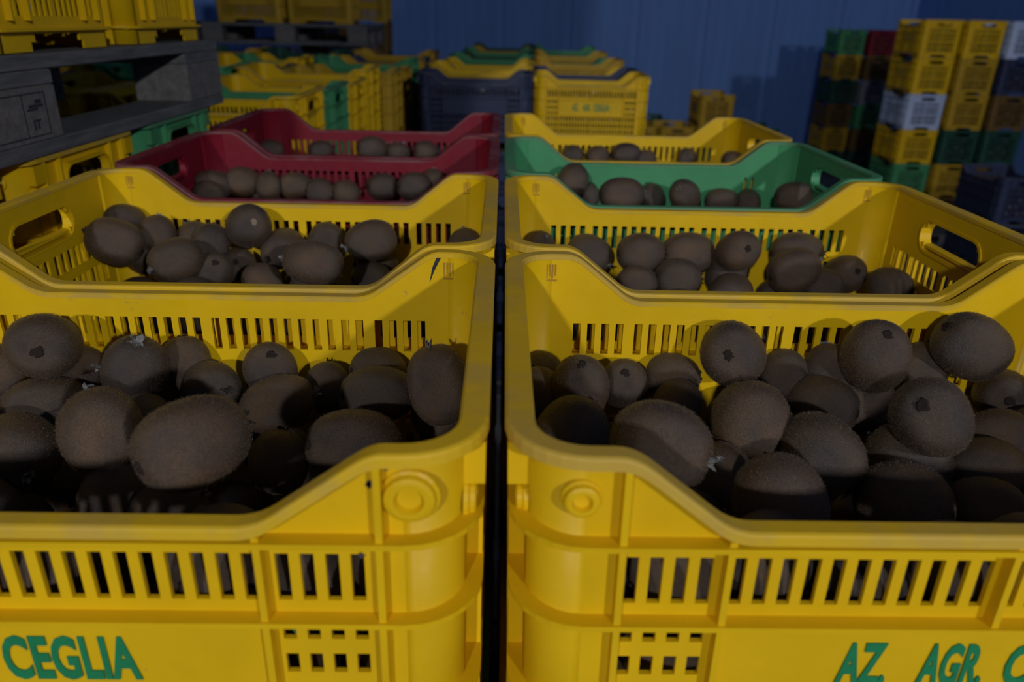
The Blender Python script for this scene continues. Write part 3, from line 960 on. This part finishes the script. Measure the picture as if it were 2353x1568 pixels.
# centre in the crate (x, y from the crate centre, z from the rim), half length, half width, long axis, end turned to the viewer (s = stem scar, c = sepals)
KIWIS = {
 'L1': [(-0.1105, 0.1028, -0.0678, 0.0303, 0.0265, 0.35, -0.91, 0.21, 's'),
  (-0.1756, 0.1295, -0.1105, 0.0284, 0.0261, -0.3, 0.63, 0.72, 'n'),
  (-0.1063, 0.1351, -0.1055, 0.0247, 0.021, 0.79, -0.46, 0.4, 'c'),
  (-0.0443, 0.1071, -0.0924, 0.0333, 0.0258, 0.32, -0.3, 0.9, 'c'),
  (-0.0168, 0.1376, -0.0981, 0.0229, 0.021, -0.25, 0.66, 0.71, 'n'),
  (-0.1119, 0.0896, -0.1151, 0.0322, 0.024, 0.6, 0.77, -0.22, 'n'),
  (-0.0135, -0.0072, -0.0821, 0.0302, 0.0277, -0.49, 0.57, 0.66, 'n'),
  (0.0757, -0.0717, -0.0511, 0.0336, 0.0262, 0.62, 0.78, 0.05, 'n'),
  (0.0117, 0.1148, -0.1101, 0.0293, 0.0227, 0.73, -0.64, 0.25, 'c'),
  (-0.089, 0.0139, -0.1126, 0.0313, 0.0275, 0.58, -0.8, -0.11, 'c'),
  (-0.0006, -0.0347, -0.1156, 0.0229, 0.021, -0.16, 0.81, 0.57, 'n'),
  (0.0438, -0.0511, -0.1156, 0.0244, 0.021, 0.87, 0.33, 0.37, 'c'),
  (0.0573, 0.1332, -0.1019, 0.0256, 0.0225, 0.26, -0.49, 0.83, 's'),
  (0.0737, 0.0945, -0.1141, 0.0311, 0.0236, 0.94, 0.15, 0.3, 'c'),
  (0.1073, 0.1283, -0.1158, 0.0229, 0.021, -0.14, 0.73, 0.67, 'n'),
  (0.1559, 0.0919, -0.1027, 0.0313, 0.0234, 0.86, 0.46, -0.22, 'n'),
  (0.1501, 0.1346, -0.1023, 0.0248, 0.021, 0.86, 0.46, -0.21, 'n'),
  (0.2068, 0.0855, -0.0896, 0.0331, 0.0251, -0.25, 0.23, 0.94, 'c'),
  (0.1505, 0.0152, -0.1033, 0.0344, 0.0257, 0.85, 0.46, -0.27, 'n'),
  (0.0966, 0.0104, -0.1157, 0.0229, 0.021, -0.02, 0.81, 0.58, 'n')],
 'R1': [(-0.0548, 0.1281, -0.0777, 0.0312, 0.0274, -0.4, -0.85, 0.34, 's'),
  (-0.2178, 0.1381, -0.1073, 0.0229, 0.021, -0.03, 0.74, 0.67, 'n'),
  (-0.2203, 0.1061, -0.1067, 0.0229, 0.021, -0.22, 0.75, 0.63, 'n'),
  (-0.1876, 0.0895, -0.093, 0.0296, 0.0232, -0.04, -0.38, 0.92, 's'),
  (-0.1449, 0.134, -0.1101, 0.0242, 0.0213, -0.08, -0.65, 0.76, 's'),
  (-0.1021, 0.1358, -0.1043, 0.0235, 0.021, 0.99, 0.14, -0.05, 'n'),
  (-0.104, 0.1035, -0.1146, 0.0229, 0.021, 0.4, 0.66, 0.64, 'n'),
  (-0.2016, 0.0146, -0.0945, 0.0308, 0.0275, 0.49, 0.69, 0.54, 'n'),
  (-0.1548, -0.0606, -0.0558, 0.0313, 0.0275, 0.87, -0.49, -0.06, 'c'),
  (-0.0668, 0.0318, -0.0897, 0.0302, 0.0277, -0.02, 0.79, 0.61, 'n'),
  (0.0191, 0.1025, -0.1105, 0.0292, 0.0233, -0.66, 0.75, -0.05, 'n'),
  (-0.0046, 0.1375, -0.1011, 0.0229, 0.021, 0.26, 0.66, 0.7, 'n'),
  (0.0561, 0.1083, -0.0693, 0.0311, 0.0273, -0.06, -0.51, 0.86, 's'),
  (0.0346, 0.1375, -0.0954, 0.0229, 0.021, 0.08, 0.72, 0.69, 'n'),
  (0.1407, 0.1183, -0.0633, 0.032, 0.0269, -0.82, 0.0, 0.57, 's'),
  (-0.0264, -0.0012, -0.0974, 0.0319, 0.027, -0.42, 0.86, 0.3, 'n'),
  (0.0475, 0.0027, -0.0682, 0.0303, 0.0266, -0.61, -0.52, 0.6, 's'),
  (0.1886, 0.1291, -0.1151, 0.0322, 0.0244, -0.43, -0.86, 0.29, 's'),
  (0.1356, 0.0539, -0.1153, 0.028, 0.0232, 0.87, 0.13, 0.48, 'n'),
  (0.0499, 0.0199, -0.115, 0.0303, 0.0271, -0.46, 0.88, 0.15, 'n'),
  (-0.0813, -0.0734, -0.0884, 0.0307, 0.0282, -0.14, 0.87, 0.47, 'n'),
  (0.0215, -0.0315, -0.115, 0.0312, 0.0271, 0.99, -0.08, 0.07, 'n'),
  (0.0755, -0.0361, -0.1155, 0.0246, 0.021, 0.98, -0.15, 0.12, 'n'),
  (-0.0972, -0.0045, -0.1154, 0.0255, 0.0234, 0.37, 0.72, 0.59, 'n'),
  (0.1169, 0.1394, -0.0941, 0.0229, 0.021, 0.44, 0.53, 0.73, 'n'),
  (0.062, 0.1163, -0.1159, 0.0269, 0.0247, -0.13, 0.82, 0.56, 'n')],
 'L2': [(-0.2151, 0.1338, -0.0609, 0.025, 0.021, 0.67, 0.72, -0.17, 'n'),
  (-0.199, 0.0711, -0.0693, 0.0327, 0.0266, -0.92, 0.05, 0.38, 'n'),
  (-0.1671, 0.1121, -0.0704, 0.0229, 0.021, -0.04, 0.62, 0.79, 'n'),
  (-0.1882, 0.1282, -0.1015, 0.0313, 0.0275, 0.04, -0.82, 0.57, 's'),
  (-0.1189, 0.0423, -0.082, 0.03, 0.026, -0.65, -0.75, -0.13, 'c'),
  (-0.1303, 0.1332, -0.0838, 0.0239, 0.0219, -0.46, 0.44, 0.77, 'n'),
  (-0.1004, 0.1039, -0.0806, 0.0255, 0.0234, -0.02, 0.63, 0.78, 'n'),
  (-0.0555, 0.1154, -0.06, 0.0304, 0.0267, 0.5, -0.77, 0.39, 's'),
  (-0.0889, 0.0695, -0.1055, 0.0291, 0.0229, 0.4, -0.65, 0.65, 's'),
  (-0.0812, 0.1332, -0.115, 0.0253, 0.0222, 0.22, -0.89, 0.4, 's'),
  (-0.0207, 0.1286, -0.0919, 0.0319, 0.0241, -0.32, -0.94, -0.09, 'c'),
  (0.0463, 0.0116, -0.0727, 0.0337, 0.0251, -0.98, 0.17, 0.1, 'n'),
  (0.0322, 0.1355, -0.0816, 0.0229, 0.021, 0.24, 0.65, 0.72, 'n'),
  (0.0956, 0.1026, -0.0724, 0.0319, 0.0245, -0.88, -0.42, -0.2, 'c'),
  (0.0947, 0.1301, -0.1109, 0.0294, 0.0244, 0.86, 0.49, -0.14, 'n'),
  (0.0962, 0.0847, -0.1156, 0.0245, 0.021, 0.85, 0.5, -0.15, 'n'),
  (-0.0328, 0.0735, -0.1157, 0.0235, 0.021, 0.78, 0.6, -0.19, 'n'),
  (0.2081, 0.1374, -0.087, 0.0229, 0.021, -0.04, 0.61, 0.79, 'n')],
 'R2': [(-0.1422, 0.1293, -0.0939, 0.0299, 0.0254, 0.87, -0.4, -0.29, 'c'),
  (-0.2041, 0.1373, -0.0876, 0.0203, 0.021, 0.37, -0.51, 0.78, 'c'),
  (-0.0813, 0.1016, -0.0817, 0.03, 0.0252, 0.98, 0.19, -0.04, 'n'),
  (-0.0185, 0.1202, -0.0861, 0.034, 0.0263, 0.99, 0.13, -0.02, 'n'),
  (0.0367, 0.0969, -0.0755, 0.0286, 0.0251, 0.14, -0.92, 0.37, 's'),
  (0.1222, 0.1283, -0.0861, 0.0338, 0.0255, 1.0, 0.01, 0.02, 'n'),
  (0.1043, 0.0818, -0.0946, 0.0318, 0.0265, 0.94, 0.13, 0.31, 'n'),
  (0.1881, 0.129, -0.1141, 0.0326, 0.0247, 0.12, -0.89, 0.44, 's'),
  (0.2156, 0.063, -0.1058, 0.0267, 0.021, -0.61, 0.79, 0.05, 'n'),
  (0.0378, 0.1277, -0.1134, 0.0324, 0.0268, 0.54, 0.46, 0.71, 'n'),
  (-0.0371, 0.08, -0.1048, 0.0281, 0.0233, 0.99, 0.14, -0.03, 'n'),
  (-0.069, 0.1319, -0.1137, 0.028, 0.0224, 0.98, 0.18, -0.04, 'n'),
  (-0.0894, 0.0692, -0.1104, 0.0252, 0.021, 0.98, 0.19, -0.05, 'n'),
  (0.1468, 0.0888, -0.1158, 0.0235, 0.021, 1.0, -0.02, 0.02, 'n')],
 'L3': [(-0.2112, 0.0891, -0.0755, 0.0302, 0.0232, 0.74, 0.66, -0.12, 'n'),
  (-0.1732, 0.1163, -0.076, 0.0308, 0.0251, 0.76, 0.63, -0.11, 'n'),
  (-0.1275, 0.1054, -0.0787, 0.0233, 0.0214, -0.07, 0.55, 0.84, 'n'),
  (-0.0913, 0.1313, -0.0833, 0.0298, 0.0225, 0.8, 0.59, -0.1, 'n'),
  (-0.0504, 0.1302, -0.0911, 0.0248, 0.021, 0.82, 0.56, -0.1, 'n'),
  (-0.008, 0.1353, -0.0936, 0.0235, 0.021, 0.84, 0.54, -0.1, 'n'),
  (0.0551, 0.1315, -0.0828, 0.0269, 0.0233, 0.86, 0.5, -0.09, 'n'),
  (0.1111, 0.1067, -0.0767, 0.0293, 0.0236, 0.88, 0.46, -0.08, 'n'),
  (0.1385, 0.1362, -0.0749, 0.0229, 0.021, 0.14, 0.55, 0.82, 'n'),
  (-0.2049, 0.0496, -0.0817, 0.0246, 0.021, 0.74, 0.66, -0.13, 'n'),
  (-0.1417, 0.1349, -0.0981, 0.0249, 0.021, 0.78, 0.61, -0.12, 'n')],
 'L4': [(-0.2157, 0.0917, -0.0751, 0.0256, 0.0212, 0.79, 0.61, -0.08, 'n'),
  (-0.1233, 0.1327, -0.0799, 0.0263, 0.0217, 0.82, 0.56, -0.07, 'n'),
  (-0.0165, 0.1285, -0.0737, 0.0334, 0.0253, 0.86, 0.51, -0.06, 'n'),
  (0.0367, 0.1329, -0.0805, 0.0254, 0.0218, 0.87, 0.48, -0.06, 'n'),
  (0.0939, 0.1329, -0.0776, 0.0254, 0.0218, 0.89, 0.45, -0.06, 'n')],
 'R3': [(-0.138, 0.1092, -0.0632, 0.0296, 0.0272, 0.39, 0.49, 0.78, 'n'),
  (-0.1111, 0.1326, -0.0915, 0.0248, 0.0228, -0.25, 0.57, 0.78, 'n'),
  (-0.0794, -0.0412, -0.0512, 0.0339, 0.0253, 0.98, 0.22, -0.03, 'n'),
  (0.0003, 0.1331, -0.0925, 0.0241, 0.0221, -0.18, 0.59, 0.79, 'n'),
  (0.0426, 0.0808, -0.0774, 0.0335, 0.0254, -0.48, -0.74, 0.47, 'c'),
  (0.1186, 0.1313, -0.0966, 0.0296, 0.0221, 1.0, 0.1, -0.0, 'n'),
  (0.2124, 0.0587, -0.0709, 0.0316, 0.0236, 1.0, 0.01, 0.01, 'n'),
  (0.1648, 0.1359, -0.099, 0.0229, 0.021, -0.12, 0.61, 0.79, 'n')],
 'R4': [(-0.1061, 0.1348, -0.0802, 0.0235, 0.021, 0.96, 0.28, -0.03, 'n'),
  (-0.0541, 0.1328, -0.0816, 0.0255, 0.0219, 0.97, 0.25, -0.02, 'n'),
  (0.0041, 0.1283, -0.0753, 0.0327, 0.0254, 0.98, 0.22, -0.02, 'n'),
  (0.0462, 0.1347, -0.0854, 0.0235, 0.021, 0.98, 0.19, -0.01, 'n'),
  (0.1334, 0.1349, -0.0838, 0.0229, 0.021, 0.35, 0.43, 0.83, 'n'),
  (0.2174, 0.0894, -0.0781, 0.0235, 0.021, 1.0, 0.09, 0.0, 'n')]}
CRN = {'L1': 'the near left yellow crate', 'R1': 'the near right yellow crate', 'L2': 'the second yellow crate, left column', 'R2': 'the second yellow crate, right column',
       'L3': 'the nearer dark red crate', 'L4': 'the farther dark red crate', 'R3': 'the green crate', 'R4': 'the yellow crate behind the green one'}
CAP = {'L1': 30, 'R1': 30, 'L2': 17, 'R2': 17, 'L3': 14, 'R3': 14, 'L4': 15, 'R4': 15}
idx = 0
heap_b = []
for cn, lst in KIWIS.items():
    xc, yc = CENTER[cn]
    near = cn in ('L1', 'R1', 'L2', 'R2')
    placed = []
    def view_u(k):
        d = Vector((k[0] + xc, k[1] + yc, k[2] + Z0)) - CAM
        return d.dot(r2) / d.dot(fwd)
    order = sorted(range(len(lst)), key=lambda i: view_u(lst[i]))
    rank = {i: n for n, i in enumerate(order)}
    for i, k in enumerate(lst):
        PALE_SCAR = idx if (cn == 'L2' and i == 7) else -1
        what = {'s': 'stem scar out', 'c': 'sepals showing', 'n': 'plain side'}[k[8]]
        kiwi((k[0] + xc, k[1] + yc, k[2] + Z0), k[3], k[4], k[5:8], k[8],
             'brown kiwi %s from left in %s, %s' % (ORD[rank[i]], CRN[cn], what), 'kiwis in ' + CRN[cn], near, idx)
        placed.append((Vector(k[:3]), (k[3] * k[4] * k[4]) ** (1 / 3)))
        idx += 1
    # kiwis lower in the pile
    rnd = random.Random(ord(cn[0]) * 10 + int(cn[1]))
    cand = []
    if cn in ('L1', 'R1'):
        for zz in (-0.098, -0.150):
            for j in range(9): cand.append((-0.205 + 0.051 * j + rnd.uniform(-0.006, 0.006), -0.121 + rnd.uniform(-0.004, 0.004), zz + rnd.uniform(-0.012, 0.008)))
    ys_ = [0.122, 0.068, 0.014, -0.04, -0.094]
    grid = []
    for zz in (-0.128, -0.160):
        for jy, y_ in enumerate(ys_):
            for j in range(9): grid.append((-0.205 + 0.052 * j + (0.02 if jy % 2 else 0) + rnd.uniform(-0.008, 0.008), y_ + rnd.uniform(-0.008, 0.008), zz + rnd.uniform(-0.015, 0.01)))
    if not near or True:
        head = grid[:45]; rnd.shuffle(head) if cn[1] in '34' else None
        cand += head + grid[45:]
    made = 0
    for c in cand:
        if made >= CAP[cn]: break
        p = Vector(c); g = 0.0262
        if abs(p.x) > 0.205: continue
        if all((p - q).length > (g + gg) * 0.92 for q, gg in placed):
            b_ = rnd.uniform(0.0235, 0.0262); a_ = b_ * rnd.uniform(1.12, 1.25)
            axd = Vector((rnd.uniform(-1, 1), rnd.uniform(-1, 1), rnd.uniform(-0.4, 0.4)))
            kiwi((p.x + xc, p.y + yc, p.z + Z0), a_, b_, axd, 'c' if rnd.random() < 0.5 else 's', 'brown kiwi half buried lower down in ' + CRN[cn], 'buried kiwis in ' + CRN[cn], False, idx)
            placed.append((p, g)); made += 1; idx += 1
    # the rest of the load, out of sight under these
    hb = MB()
    for zz in (-0.192, -0.232):
        for jy in range(5):
            for j in range(8):
                p = Vector((-0.19 + 0.054 * j + (0.012 if jy % 2 else 0), -0.112 + 0.056 * jy, zz))
                if not all((p - q).length > 0.045 for q, gg in placed): continue
                R3 = Matrix.Rotation(rnd.uniform(0, 3.1), 3, 'Z')
                for i in range(7):
                    th = math.pi * i / 6; z_ = math.cos(th) * 0.025; rr = max(0.0005, math.sin(th)) * 0.0235
                    for k in range(8):
                        a = 2 * math.pi * k / 8
                        v_ = R3 @ Vector((math.cos(a) * rr * 1.2, math.sin(a) * rr, z_)) + p
                        hb.v.append(tuple(v_ + Vector((0, 0, 0.285))))
                b0 = len(hb.v) - 56
                for i in range(6):
                    for k in range(8):
                        l = (k + 1) % 8
                        hb.f.append((b0 + i * 8 + k, b0 + i * 8 + l, b0 + (i + 1) * 8 + l, b0 + (i + 1) * 8 + k))
    ho = link('kiwi_heap', hb.mesh('kiwi_heap', True), None, M_KIWI)
    ho.location = (xc, yc, Z0 - CH)
    tag(ho, 'bottom layers of brown kiwis inside ' + CRN[cn], 'kiwi', 'bottom layers of kiwis', 'stuff')

for key, hb in HIDDEN.items():
    tag(link('crate_pile', hb.mesh('crate_pile'), None, PL['yellow']), key, 'crate', 'inner crates of the stacks', 'stuff')
for o, where in HEAPS:                       # fruit in the farther crates, too small to tell apart
    hp = link('kiwi_heap', _cache['heap'], None, M_KIWI)
    hp.location = o.location; hp.rotation_euler = o.rotation_euler
    tag(hp, 'brown kiwis filling one crate of ' + where, 'kiwi', 'kiwis in ' + where, 'stuff')

# ---------------------------------------------------------------- the two floodlights themselves
for i, (L, P) in enumerate(LAMPS):
    root = bpy.data.objects.new('floodlight', None); COL.objects.link(root)
    root.location = (L[0], L[1], L[2]); tag(root, 'ceiling floodlight behind the photographer, %s side' % ('left', 'right')[i], 'lamp', 'floodlights under the ceiling')
    b = MB(); b.box(-0.17, 0.17, -0.16, -0.06, -0.13, 0.13); link('housing', b.mesh('housing'), root, M_METAL)
    b = MB(); b.box(-0.02, 0.02, -0.13, -0.09, 0.13, ZC - L[2] - 0.001); link('hanger', b.mesh('hanger'), root, M_METAL)
